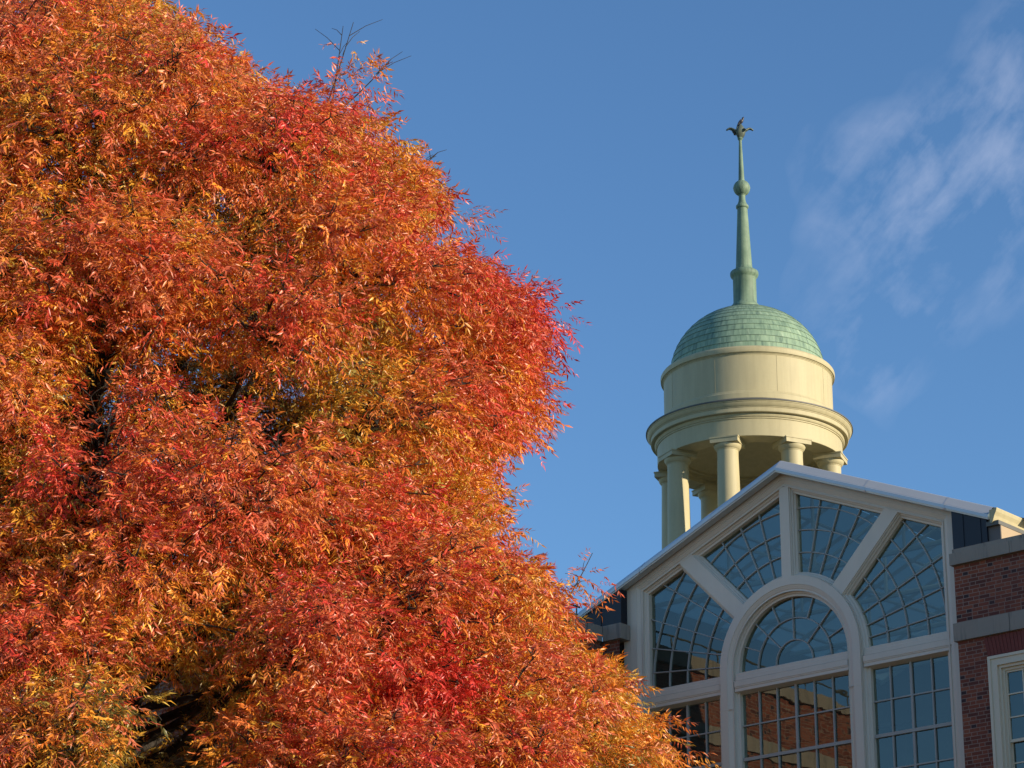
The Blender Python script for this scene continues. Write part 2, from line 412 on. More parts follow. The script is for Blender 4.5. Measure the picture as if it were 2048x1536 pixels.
# transoms
TP = [(.30, -1.124), (.215, -1.124), (.205, -1.142), (.14, -1.168), (.085, -1.172), (.085, -1.222), (.075, -1.232), (.075, -1.308), (.105, -1.313), (.105, -1.322), (.036, -1.324), (.036, -1.43), (.046, -1.437), (.046, -1.455), (.058, -1.462), (.058, -1.485), (.05, -1.49), (.05, -1.523), (.075, -1.528), (.215, -1.556), (.30, -1.556)]
for x0, x1 in ((-3.475, -1.60), (-1.27, 1.27), (1.60, 3.475)):
    mb = MB().grid([[(x, y, z) for y, z in TP] for x in (x0, x1)])
    mb.build('transom', M_FRAME, bld)

# ---- windows -------------------------------------------------------
n_ = math.sqrt(1 + K * K)
def below_rake(x, z, d=-.075): return z < LIPA + d * n_ - K * abs(x)
def ray_off(x, z, ang, w):
    # signed distance from the ray at angle ang through the arch centre (positive anticlockwise)
    c, s_ = math.cos(R(ang)), math.sin(R(ang)); return -x * s_ + (z - ZC) * c - w
def clip_bar(mb, f, t0, t1, inside, w, n=400, y0=.182, y1=.226):
    ts = np.linspace(t0, t1, n); run = []
    def flush():
        if len(run) > 3:
            rows = [[], [], [], []]
            pts = run if len(run) < 40 else run[::max(1, len(run) // 36)] + [run[-1]]
            for i, q in enumerate(pts):
                a, b = pts[max(i - 1, 0)], pts[min(i + 1, len(pts) - 1)]
                d = Vector((b[0] - a[0], b[1] - a[1])).normalized(); nx, nz = -d.y * w / 2, d.x * w / 2
                rows[0].append((q[0] + nx, y1, q[1] + nz)); rows[1].append((q[0] + nx * .7, y0, q[1] + nz * .7)); rows[2].append((q[0] - nx * .7, y0, q[1] - nz * .7)); rows[3].append((q[0] - nx, y1, q[1] - nz))
            mb.grid(rows)
    for t_ in ts:
        q = f(t_)
        if inside(*q): run.append(q)
        else: flush(); run = []
    flush()
def glass(poly, parent, y=GY):
    mb = MB(); mb.add([(x, y, z) for x, z in poly], [tuple(range(len(poly)))])
    return mb.build('glass_pane', M_GLASS, parent, fix=False)
def pol(r, a): return (r * math.cos(R(a)), ZC + r * math.sin(R(a)))
MW = .025
def fan(name, radials, arcs, inside, poly):
    mb = MB()
    for a in radials: clip_bar(mb, lambda t_: pol(t_, a), 1.58, 4.2, inside, MW)
    for r in arcs: clip_bar(mb, lambda t_: pol(r, t_), 0, 180, inside, MW, 900)
    o = mb.build('fan_window', M_MUNTIN, bld); o['label'] = name
    glass(poly, o); return o
ARCS = [2.048, 2.478, 2.905, 3.30]
up_in = lambda sg: (lambda x, z: sg * x > .17 and below_rake(x, z) and (ray_off(x, z, 45.4, .2) > 0 if sg > 0 else ray_off(x, z, 134.6, -.2) < 0))
lo_in = lambda sg: (lambda x, z: abs(x) < 3.34 and sg * x > 0 and z > ZC - .01 and below_rake(x, z) and (ray_off(x, z, 45.4, -.2) < 0 if sg > 0 else ray_off(x, z, 134.6, .2) > 0))
rk = lambda x, d=-.04: LIPA + d * n_ - K * abs(x)
def up_poly(sg):
    pts = [pol(1.60, a) for a in np.linspace(53, 84, 8)][::-1] + [(2.19, rk(2.19)), (.16, rk(.16))]
    pts[0] = (.16, pts[0][1]); return [(sg * x, z) for x, z in (pts if sg > 0 else pts)]
def lo_poly(sg):
    pts = [pol(1.60, a) for a in np.linspace(-1, 39, 9)] + [(2.40, rk(2.40)), (3.37, rk(3.37)), (3.37, ZC - .02)]
    return [(sg * x, z) for x, z in pts]
for sg in (-1, 1):
    q = (lambda a: a) if sg > 0 else (lambda a: 180 - a)
    fan('upper fan shaped window beside the ridge', [q(76.6), q(67.7), q(58.5)], ARCS[:3], up_in(sg), up_poly(sg))
    fan('wide side fan window above the tall side window', [q(33.9), q(22.7), q(13.8), q(5.7)], ARCS, lo_in(sg), lo_poly(sg))
# half round window in the arch
mb = MB(); ins = lambda x, z: math.hypot(x, z - ZC) < 1.225 and z > ZC - .01
for r in (.41, .82): clip_bar(mb, lambda t_: pol(r, t_), 0, 180, ins, MW, 300)
for a in (45, 90, 135): clip_bar(mb, lambda t_: pol(t_, a), .41, 1.23, ins, MW)
for a in (22.5, 67.5, 112.5, 157.5): clip_bar(mb, lambda t_: pol(t_, a), .82, 1.23, ins, MW)
o = mb.build('arched_window', M_MUNTIN, bld)
glass([pol(1.24, a) for a in np.linspace(-.5, 180.5, 40)], o)
# tall rectangular windows below the transoms
zr = [-2.155, -2.785, -3.40, -4.02, -4.65, -5.27, -5.9, -6.5, -7.1]
for x0, x1, vs in ((-3.36, -1.70, [(-2.925, .025), (-2.493, .045), (-2.06, .025)]), (-1.23, 1.23, [(-.82, .025), (-.415, .025), (0.004, .045), (.415, .025), (.82, .025)]), (1.655, 3.36, [(2.06, .025), (2.493, .045), (2.925, .025)])):
    mb = MB()
    for x, w in vs: mb.bar((x, -1.50), (x, ZB), w, .182 if w < .05 else .178, .226)
    for i, z in enumerate(zr): mb.bar((x0, z), (x1, z), .025 if i % 2 == 0 else .06, .186 if i % 2 == 0 else .172, .228)
    o = mb.build('tall_window', M_MUNTIN, bld)
    rg = random.Random(int(x0 * 100)); gm = MB()
    xs = [x0] + [v_[0] for v_ in vs] + [x1]; zs = [-1.52] + zr + [ZB]
    for xa, xb in zip(xs, xs[1:]):
        for za_, zb2 in zip(zs, zs[1:]):
            t1, t2 = rg.gauss(0, .0035), rg.gauss(0, .0035)      # every pane sits a little askew
            gm.add([(xa, GY - t1 * .3 - t2 * .3, za_), (xb, GY + t1 * .3 - t2 * .3, za_), (xb, GY + t1 * .3 + t2 * .3, zb2), (xa, GY - t1 * .3 + t2 * .3, zb2)], [(0, 1, 2, 3)])
    gm.build('glass_pane', M_GLASS, o, fix=False)
    for s, xx in ((1, x0), (-1, x1)):
        pass
fill = MB()
for s in (-1, 1):
    fill.box(*sorted((s * 1.58, s * 1.685)), .135, .29, ZB, -1.54)
fill.build('window_lining', M_FRAME, bld)
# wall under the glazed bay
MB().box(-3.86, 3.86, .02, .5, GROUND, ZB + .002).build('wall', M_BRICK, bld)

# ---- roof of the gable ---------------------------------------------
def rake_strip(prof, x_end_l, x_end_r, apex):
    # prof: (y, height above the rake line); mitred at the ridge
    rows = []
    for y, h in prof:
        rows.append([(-x_end_l, y, apex - K * x_end_l + h), (0, y, apex + h), (x_end_r, y, apex - K * x_end_r + h)])
    return MB().grid(rows)
RA = 2.462
mt = rake_strip([(-.05, -.03), (-.215, -.03), (-.222, .0), (-.235, .0), (-.235, .062), (-.22, .07), (-.205, .07), (-.195, .085), (-.045, .235), (.03, .25), (.6, .25)], 4.93, 4.50, RA)
roof_edge = mt.build('roof_edge', M_METAL, bld)
for xa in (-3.3, -1.55, 1.95, 3.6):
    # lapped joint covers on the metal edge
    pj = [(-.225, -.034), (-.239, -.004), (-.239, .066), (-.222, .074), (-.207, .074), (-.197, .089), (-.046, .2395)]
    MB().grid([[(x, y, RA - K * abs(x) + h) for y, h in pj] for x in (xa, xa + .035)]).build('joint_cover', M_METAL, bld, fix=False)
# roof covering: metal borders, glazed field between rafters
sl = MB()
for s in (-1, 1):
    for (a, b, y0, y1) in ((0.0, .35, .58, 9.5), (4.2, 4.93, .6, 9.5)):
        sl.add([(s * a, y0, RA + .24 - K * a), (s * b, y0, RA + .24 - K * b), (s * b, y1, RA + .24 - K * b), (s * a, y1, RA + .24 - K * a)], [(0, 1, 2, 3)])
sl.build('roof', M_METAL, bld)
sk = MB()
for s in (-1, 1):
    sk.add([(s * .34, .57, RA + .22 - K * .34), (s * 4.22, .57, RA + .22 - K * 4.22), (s * 4.22, 9.5, RA + .22 - K * 4.22), (s * .34, 9.5, RA + .22 - K * .34)], [(0, 1, 2, 3)])
sk.build('skylight', M_SKYGLASS, bld, fix=False)
rf = MB()
for s in (-1, 1):
    for yy in (0.9, 2.1, 3.3, 4.5, 5.7, 6.9, 8.1, 9.3):
        rf.tube([(0, yy, RA + .10), (s * 4.22, yy, RA + .10 - K * 4.22)], .055, 4)
    for xx in (.9, 1.8, 2.7, 3.6):
        rf.tube([(s * xx, .5, RA + .14 - K * xx), (s * xx, 9.4, RA + .14 - K * xx)], .035, 4)
for yy in (0.95, 3.35, 5.75, 8.15):
    rf.tube([(-4.0, yy, .78), (4.0, yy, .78)], .05, 6); rf.tube([(0, yy, .78), (0, yy, 2.4)], .04, 6)
    for s in (-1, 1):
        rf.tube([(0, yy, .80), (s * 2.0, yy, RA + .06 - K * 2.0)], .035, 6); rf.tube([(s * 2.0, yy, .78), (s * 2.0, yy, RA + .06 - K * 2.0)], .035, 6)
        rf.tube([(s * 2.0, yy, .80), (s * 3.2, yy, RA + .06 - K * 3.2)], .03, 6)
rf.build('roof_truss', M_WHITE, bld)
# interior of the atrium
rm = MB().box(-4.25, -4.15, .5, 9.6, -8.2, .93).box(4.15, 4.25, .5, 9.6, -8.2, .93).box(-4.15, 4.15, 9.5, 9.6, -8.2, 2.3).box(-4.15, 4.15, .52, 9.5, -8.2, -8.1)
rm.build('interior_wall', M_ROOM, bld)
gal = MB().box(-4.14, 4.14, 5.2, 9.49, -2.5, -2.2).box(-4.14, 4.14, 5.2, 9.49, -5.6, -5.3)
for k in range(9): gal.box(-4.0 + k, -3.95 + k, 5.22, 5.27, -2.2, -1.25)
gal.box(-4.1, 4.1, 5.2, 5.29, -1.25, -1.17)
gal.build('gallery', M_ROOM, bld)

# ---- navy side panels, end pieces, gutters --------------------------
def under_roof(x): return RA - .028 - K * abs(x)
nv = MB().prism([(3.735, .16), (4.435, .16), (4.435, under_roof(4.435)), (3.735, under_roof(3.735))], -.18, .3)
for xx in (3.95, 4.3): nv.box(xx, xx + .018, -.192, -.178, .17, under_roof(xx + .02) - .01)
nv.build('navy_panel', M_NAVY, bld)
nv = MB().prism([(-3.77, .16), (-3.77, under_roof(3.77)), (-4.93, under_roof(4.93)), (-4.93, .16)], -.18, .3)
for xx in (-4.28, -4.7): nv.box(xx, xx + .018, -.192, -.178, .17, under_roof(xx) - .01)
nv.build('navy_panel', M_NAVY, bld)
MB().prism([(4.442, .163), (4.685, .163), (4.685, under_roof(4.60) - .004), (4.442, under_roof(4.44) - .004)], -.145, -.131).build('end_panel', plain('grey_render', (0.16, 0.145, 0.14), 0.8, 0, 0.3), bld)
cheek = MB().prism([(4.44, .16), (4.69, .16), (4.69, under_roof(4.60)), (4.44, under_roof(4.44))], -.13, 9.6).build('cheek_wall', plain('tan_render', (0.42, 0.32, 0.21), 0.8, 0, 0.2), bld)
def gutter(s, xe, y0, y1, z0):
    pr = [(0, .20), (0, -.03), (.035, -.045), (.05, -.03), (.075, .02), (.10, .09), (.135, .15), (.15, .20), (.15, .215), (.11, .215), (.05, .19)]
    return MB().grid([[(xe + s * x, y, z0 + z) for x, z in pr] for y in (y0, y1)], closed_v=True)
def gut(s, xe, y0, y1, z0):
    mb = gutter(s, xe, y0, y1, z0)
    n = 11
    mb.f.append(tuple(range(n))); mb.f.append(tuple(range(2 * n - 1, n - 1, -1)))
    return mb.build('gutter', M_CREAM, bld)
gut(1, 4.545, -.25, 9.5, .535); gut(-1, -4.90, -.25, 9.5, .40)
# dark soffit piece below the eave end
MB().box(4.45, 4.70, -.22, 9.4, .455, .53).build('soffit', M_LEAD, bld)

# ---- brick wings ------------------------------------------------------
WY = -.20
def sash_window(parent, frame_of, w=1.22, rows=3):
    """frame_of maps (u, depth out of the wall, z) to a point; u=0,z=0 is the upper left corner of the casing"""
    def bx(mb, u0, u1, d0, d1, z0, z1):
        vs = [frame_of(u, d, z) for u in (u0, u1) for d in (d0, d1) for z in (z0, z1)]
        return mb.add(vs, [(0, 1, 3, 2), (4, 6, 7, 5), (0, 4, 5, 1), (2, 3, 7, 6), (0, 2, 6, 4), (1, 5, 7, 3)])
    H = 2.95; W = .32 * 2 + w
    cs = MB()
    def ring(u0, u1, z0, z1, t_, d0, d1):
        bx(cs, u0, u0 + t_, d0, d1, z1, z0); bx(cs, u1 - t_, u1, d0, d1, z1, z0); bx(cs, u0 + t_, u1 - t_, d0, d1, z0 - t_, z0); bx(cs, u0 + t_, u1 - t_, d0, d1, z1, z1 + t_)
    ring(0, W, 0, -H, .05, -.10, .035); ring(.05, W - .05, -.05, -H + .05, .12, -.10, .012); ring(.17, W - .17, -.17, -H + .17, .05, -.14, -.03); ring(.22, W - .22, -.22, -H + .22, .045, -.18, -.075)
    win = cs.build('sash_window', M_CASE, parent)
    bx2 = MB()
    u0, u1 = .265, W - .265; z0 = -.265; hs = (H - .53) / 2
    for k in range(5):
        uu = u0 + (u1 - u0) * k / 4; ww = .045 if k in (0, 4) else .022
        a, b = max(u0, uu - ww / 2), min(u1, uu + ww / 2)
        bx(bx2, a, b, -.15, -.10, z0 - hs, z0 - .001)
    for k in range(rows + 1):
        zz = z0 - hs * k / rows; ww = .05 if k in (0, rows) else .022
        bx(bx2, u0, u1, -.152, -.104, zz - ww / 2 - .01, zz + ww / 2 - .01)
    for k in range(5):
        uu = u0 + (u1 - u0) * k / 4; ww = .045 if k in (0, 4) else .022
        a, b = max(u0, uu - ww / 2), min(u1, uu + ww / 2)
        bx(bx2, a, b, -.19, -.153, z0 - 2 * hs, z0 - hs - .02)
    for k in range(1, rows + 1):
        zz = z0 - hs - hs * k / rows; ww = .05 if k == rows else .022
        bx(bx2, u0, u1, -.192, -.157, zz - ww / 2 + .02, zz + ww / 2 + .02)
    bx2.build('sash', M_CASE, win)
    g_ = MB(); g_.add([frame_of(u0 - .03, -.13, z0 + .03), frame_of(u1 + .03, -.13, z0 + .03), frame_of(u1 + .03, -.13, z0 - hs), frame_of(u0 - .03, -.13, z0 - hs)], [(0, 1, 2, 3)])
    g_.add([frame_of(u0 - .03, -.172, z0 - hs), frame_of(u1 + .03, -.172, z0 - hs), frame_of(u1 + .03, -.172, z0 - 2 * hs - .03), frame_of(u0 - .03, -.172, z0 - 2 * hs - .03)], [(0, 1, 2, 3)])
    g_.build('glass_pane', M_GLASS, win, fix=False)
    bl = MB(); bx(bl, u0 - .1, u1 + .1, -.9, -.25, -H, 0); bl.build('dim_interior', M_DARK, win)
    return W, H

def wall_strip(mb, frame_of, u0, u1, z0, z1, holes, depth=.35):
    us = sorted({u0, u1, *[h[0] for h in holes], *[h[1] for h in holes]}); zs = sorted({z0, z1, *[h[2] for h in holes], *[h[3] for h in holes]})
    for a, b in zip(us, us[1:]):
        for c, d in zip(zs, zs[1:]):
            if any(a >= h[0] - 1e-6 and b <= h[1] + 1e-6 and c >= h[2] - 1e-6 and d <= h[3] + 1e-6 for h in holes): continue
            mb.add([frame_of(a, 0, c), frame_of(b, 0, c), frame_of(b, 0, d), frame_of(a, 0, d)], [(0, 1, 2, 3)])
    for h in holes:
        q = [(h[0], h[2]), (h[1], h[2]), (h[1], h[3]), (h[0], h[3])]
        for i in range(4):
            a, b = q[i], q[(i + 1) % 4]
            mb.add([frame_of(a[0], 0, a[1]), frame_of(b[0], 0, b[1]), frame_of(b[0], -depth, b[1]), frame_of(a[0], -depth, a[1])], [(0, 1, 2, 3)])

fr_r = lambda u, d, z: (u, WY - d, z)
WX, WZ, WW, WH = 4.315, -1.856, 1.86, 2.95
win_off = lambda u, d, z: (WX + u, WY - d, WZ + z)
wl_r = MB()
holes = [(WX + .03, WX + WW - .03, WZ - WH + .03, WZ - .03)]
wall_strip(wl_r, fr_r, 3.735, 20, GROUND, -.13, holes)
wl_r.add([(3.735, WY, GROUND), (3.735, .5, GROUND), (3.735, .5, -.13), (3.735, WY, -.13)], [(0, 1, 2, 3)])
wl_r.add([(20, WY, GROUND), (20, 17, GROUND), (20, 17, -.13), (20, WY, -.13)], [(0, 1, 2, 3)])
wl_r.build('wall', M_BRICK, bld, fix=False)
sash_window(bld, win_off)
# flat arch of rubbed bricks over the window
ja = MB(); jc = WX + WW / 2; nb = 27; zt, zb_ = -1.512, -1.845
for k in range(nb):
    f0, f1 = k / nb, (k + 1) / nb
    tx = lambda f: WX - .065 + (WW + .13) * f
    bxx = lambda f: WX + .005 + (WW - .01) * f
    gq = .004
    ja.prism([(bxx(f0) + gq, zb_), (bxx(f1) - gq, zb_), (tx(f1) - gq, zt), (tx(f0) + gq, zt)], WY - .012, WY + .02)
ja.build('flat_arch', plain('rubbed_brick', (0.215, 0.048, 0.036), 0.85, 0, 0.35, 25, 0.3), bld)
# stone coping and string course: separate blocks with open joints
def stone_run(name, u0, u1, z0, z1, d, frame_of, step, ext):
    mb = MB(); u = u0; k = 0
    while u < u1 - .05:
        e = min(u + step * (0.9 + .2 * ((k * 7) % 5) / 5), u1)
        gg = .004
        vs = [frame_of(x, dd, z) for x in (u + gg, e - gg) for dd in (-ext, d) for z in (z0, z1)]
        mb.add(vs, [(0, 1, 3, 2), (4, 6, 7, 5), (0, 4, 5, 1), (2, 3, 7, 6), (0, 2, 6, 4), (1, 5, 7, 3)]); u = e; k += 1
    return mb.build(name, M_STONE, bld)
stone_run('coping', 3.70, 20.06, -.125, .085, .085, fr_r, 1.35, .36)
stone_run('coping', 3.745, 20.03, .087, .165, .05, fr_r, 1.55, .34)
stone_run('string_course', 3.685, 20.06, -1.485, -1.165, .06, fr_r, 1.25, .12)
# the projecting left wing: its long side faces the court
LX = -4.24
fr_l = lambda u, d, z: (LX + d, u, z)
lw = MB(); lholes = []
for yy in (-4.9,):
    lholes.append((yy + .03, yy + WW - .03, WZ - WH + .03, WZ - .03))
wall_strip(lw, fr_l, -8.5, WY, GROUND, -.13, lholes)
lw.add([(-12, -8.5, GROUND), (LX, -8.5, GROUND), (LX, -8.5, -.13), (-12, -8.5, -.13)], [(0, 1, 2, 3)])
lw.add([(-12, -8.5, GROUND), (-12, .5, GROUND), (-12, .5, -.13), (-12, -8.5, -.13)], [(0, 1, 2, 3)])
lw.add([(-20, .315, GROUND), (-12, .315, GROUND), (-12, .315, -.30), (-20, .315, -.30)], [(0, 1, 2, 3)])
lw.add([(LX, WY, GROUND), (-3.80, WY, GROUND), (-3.80, WY, -.13), (LX, WY, -.13)], [(0, 1, 2, 3)])
lw.build('wall', M_BRICK, bld, fix=False)
for yy in (-4.9,):
    sash_window(bld, (lambda y0: (lambda u, d, z: (LX + d, y0 + u, WZ + z)))(yy))
stone_run('coping', -8.56, WY - .0851, -.125, .175, .085, fr_l, 1.35, .36)
stone_run('coping', LX + .0855, -3.70, -.125, .175, .085, fr_r, 1.35, .36)
stone_run('string_course', -8.56, WY - .0601, -1.485, -1.165, .06, fr_l, 1.25, .12)
stone_run('string_course', LX + .0605, -3.80, -1.485, -1.165, .06, fr_r, 1.25, .12)
# flat roofs behind the parapets and the deep body of the building
for b_ in ((4.70, 19.99, .15, 17, -.3, .05), (-20, -4.26, .31, 17, -.3, .05), (-11.98, LX - .3, -8.45, .309, -.3, .04)): MB().box(*b_).build('flat_roof', M_ROOF, bld)
bk = MB().box(-20, -4.3, .32, 16.9, GROUND, -.31).box(-20, 19.9, 17.0, 17.3, GROUND, 0.0)
bk.build('wall', M_BRICK, bld)
rl = MB().tube([(-4.62, -.4, .62), (-4.62, -8.3, .62)], .022, 6)
for k in range(6): rl.tube([(-4.62, -.5 - 1.55 * k, .03), (-4.62, -.5 - 1.55 * k, .62)], .016, 5)
rl.build('guard_rail', M_LEAD, bld)
adopt(bld)

# ------------------------------------------------------------------ cupola
TX, TY = -8.724, 11.0
TC = math.atan2(-0.80896, 0.58786)            # direction from the cupola towards the viewer
cup = thing('domed_cupola', 'cream round cupola on columns with green copper dome and spire behind the gable', 'cupola', (TX, TY, .05))
c0 = (TX, TY)
pod = MB().box(TX - 2.9, TX + 2.9, TY - 2.9, TY + 2.9, .06, 2.3).lathe([(0.01, 2.3), (2.75, 2.302), (2.75, 2.55), (2.62, 2.6), (2.62, 3.0), (2.7, 3.05), (2.7, 3.15), (0.01, 3.16)], c0)
pod.build('podium', M_CREAM, cup)
# columns
for k in range(8):
    a = TC + R(-15 + 45 * k + 0.0)
    # viewed from the front, lateral offset grows to the right with increasing angle
    cx, cy = TX + 1.985 * math.cos(a), TY + 1.985 * math.sin(a)
    pf = [(0.01, 3.16), (.34, 3.162), (.34, 3.26), (.36, 3.30), (.34, 3.36), (.30, 3.38), (.295, 3.45)]
    for q in range(11):
        f = q / 10; pf.append((.292 - .042 * f ** 1.6, 3.5 + (6.92 - 3.5) * f))
    pf += [(.252, 6.95), (.252, 7.05), (.262, 7.055), (.262, 7.07), (.285, 7.085), (.312, 7.13), (.325, 7.17), (.325, 7.19), (.01, 7.20)]
    mb = MB().lathe(pf, (cx, cy), 40)
    col = mb.build('column', M_CREAM, cup, smooth=True, angle=30)
    ab = MB(); ca, sa = math.cos(a), math.sin(a)
    def abx(h, z0, z1):
        vs = [(cx + ca * p - sa * q, cy + sa * p + ca * q, z) for p in (-h, h) for q in (-h, h) for z in (z0, z1)]
        ab.add(vs, [(0, 1, 3, 2), (4, 6, 7, 5), (0, 4, 5, 1), (2, 3, 7, 6), (0, 2, 6, 4), (1, 5, 7, 3)])
    abx(.338, 7.192, 7.296); abx(.352, 7.297, 7.328)
    ab.build('abacus', M_CREAM, col)
ent = MB().lathe([(1.74, 7.62), (1.74, 7.335), (1.78, 7.330), (2.235, 7.330), (2.24, 7.34), (2.24, 7.755), (2.262, 7.76), (2.262, 7.785), (2.285, 7.80), (2.30, 7.835), (2.30, 7.872), (2.385, 7.876), (2.395, 7.89), (2.395, 7.985), (2.41, 7.99), (2.41, 8.006), (2.425, 8.012), (2.44, 8.03), (2.468, 8.075), (2.478, 8.105), (2.492, 8.11), (2.492, 8.135)], c0, 128)
ent.build('entablature', M_CREAM, cup, smooth=True, angle=20)
MB().lathe([(2.488, 8.132), (2.512, 8.134), (2.512, 8.165), (2.45, 8.185), (2.08, 8.34)], c0, 128).build('flashing', M_LEAD, cup, smooth=True)
cl = MB().lathe([(1.77, 7.34), (1.755, 7.42), (1.72, 7.44), (1.72, 7.52), (1.66, 7.54), (1.66, 7.60), (1.55, 7.66), (1.2, 7.80), (.7, 7.88), (.0, 7.9)], c0, 96)
cl.build('ceiling', M_CREAM, cup, smooth=True, angle=25)
dr = MB().lathe([(2.07, 8.25), (2.105, 8.30), (2.105, 8.455), (2.085, 8.475), (2.07, 8.52), (2.055, 8.53), (2.055, 9.44), (2.065, 9.445), (2.068, 9.462), (2.085, 9.468), (2.09, 9.482), (2.12, 9.488), (2.125, 9.50), (2.132, 9.56), (2.128, 9.60), (2.105, 9.635), (2.07, 9.655), (1.86, 9.68)], c0, 128)
# sheet joints on the drum
drum = dr.build('drum', M_CREAM, cup, smooth=True, angle=20)
for deg in (-62, -22, 20, 62, 104, 146, 188, 230):
    jt = MB(); a = TC + R(deg); ca, sa = math.cos(a), math.sin(a); p = Vector((TX + 2.056 * ca, TY + 2.056 * sa, 0)); tq = Vector((-sa, ca, 0)) * .0035; nq = Vector((ca, sa, 0)) * .0025
    jt.add([p - tq - nq + Vector((0, 0, 8.53)), p + tq - nq + Vector((0, 0, 8.53)), p + tq + nq + Vector((0, 0, 8.53)), p - tq + nq + Vector((0, 0, 8.53)), p - tq - nq + Vector((0, 0, 9.44)), p + tq - nq + Vector((0, 0, 9.44)), p + tq + nq + Vector((0, 0, 9.44)), p - tq + nq + Vector((0, 0, 9.44))], [(0, 1, 5, 4), (1, 2, 6, 5), (2, 3, 7, 6), (3, 0, 4, 7)])
    jt.build('joint', M_JOINT, drum)
# dome with lapped copper courses
DB, DZ, DH = 1.885, 9.67, 1.72
prof = []
NC = 14
for k in range(NC):
    t0_, t1_ = R(82.0) * k / NC, R(82.0) * (k + 1) / NC
    prof.append((DB * math.cos(t0_) + .012, DZ + DH * math.sin(t0_)))
    tm = (t0_ + t1_) / 2; prof.append((DB * math.cos(tm) + .006, DZ + DH * math.sin(tm)))
    prof.append((DB * math.cos(t1_), DZ + DH * math.sin(t1_)))
dm = MB().lathe(prof, c0, 128)
dome = dm.build('dome', M_DOME, cup, smooth=True, angle=30)
me = dome.data; uvl = me.uv_layers[0]; arc = DB * R(82.0)
for poly in me.polygons:
    us = []
    for li in poly.loop_indices:
        c = me.vertices[me.loops[li].vertex_index].co; th = math.atan2((c.z - DZ) / DH, (math.hypot(c.x - TX, c.y - TY)) / DB)
        us.append([(math.atan2(c.y - TY, c.x - TX) / (2 * math.pi)) % 1.0, max(0.0, th) / R(82.0) * NC * .2])
    if max(u[0] for u in us) - min(u[0] for u in us) > .5:
        for u in us:
            if u[0] < .5: u[0] += 1
    vm = sum(u[1] for u in us) / len(us)
    for li, u in zip(poly.loop_indices, us): uvl.data[li].uv = (u[0], u[1])
sp = MB().lathe([(.385, 11.25), (.385, 11.43), (.37, 11.47), (.335, 11.50), (.315, 11.53), (.29, 11.58), (.288, 12.22), (.30, 12.24), (.335, 12.28), (.352, 12.32), (.352, 12.385), (.335, 12.41), (.29, 12.43), (.245, 12.45), (.215, 12.50), (.203, 12.56), (.127, 14.13), (.14, 14.135), (.158, 14.16), (.158, 14.21), (.135, 14.235), (.11, 14.28), (.09, 14.34), (.083, 14.42), (.083, 14.49), (.095, 14.50), (.095, 14.515), (.06, 14.53)], c0, 40)
sp.build('spire', M_COPPER, cup, smooth=True, angle=35)
bz, br = 14.70, .212
bl = MB().lathe([(max(.001, br * math.cos(t_)) + (.006 if abs(t_) < .04 else 0), bz + br * math.sin(t_)) for t_ in [R(-88 + 176 * k / 24) for k in range(25)]], c0, 40)
bl.build('ball', M_COPPER, cup, smooth=True)
MB().lathe([(.085, 14.89), (.078, 14.93), (.074, 14.96), (.036, 16.02), (.05, 16.04), (.07, 16.07), (.05, 16.13), (.001, 16.15)], c0, 24).build('needle', M_COPPER, cup, smooth=True)
# four curling leaves of the finial
def petal(deg, out, h, wid, curl):
    a = TC + R(deg); ca, sa = math.cos(a), math.sin(a); rows = []
    N = 14
    for i in range(N + 1):
        f = i / N
        if curl:
            r = .03 + out * (f ** 1.3); z = 16.06 + h * (1 - (1 - f) ** 1.7) - .07 * max(0, f - .82) / .18
        else:
            r = .03 + out * math.sin(f * 2.6) ; z = 16.06 + h * f
        w = wid * (math.sin(math.pi * min(1, f * .92 + .06)) ** .8) * (1 - .5 * f)+.006
        row = []
        for q in (-1, -.5, 0, .5, 1):
            row.append((TX + ca * (r - .25 * w * q * q) - sa * q * w, TY + sa * (r - .25 * w * q * q) + ca * q * w, z))
        rows.append(row)
    mb = MB().grid(rows)
    o = mb.build('finial_leaf', M_FIN, cup, smooth=True, fix=False)
    md = o.modifiers.new('thick', 'SOLIDIFY'); md.thickness = .03
petal(-82, .31, .30, .12, True); petal(98, .30, .31, .10, True); petal(14, .10, .40, .14, False); petal(-160, .06, .52, .11, False); petal(52, .17, .24, .10, True); petal(-140, .18, .26, .10, True)
adopt(cup)

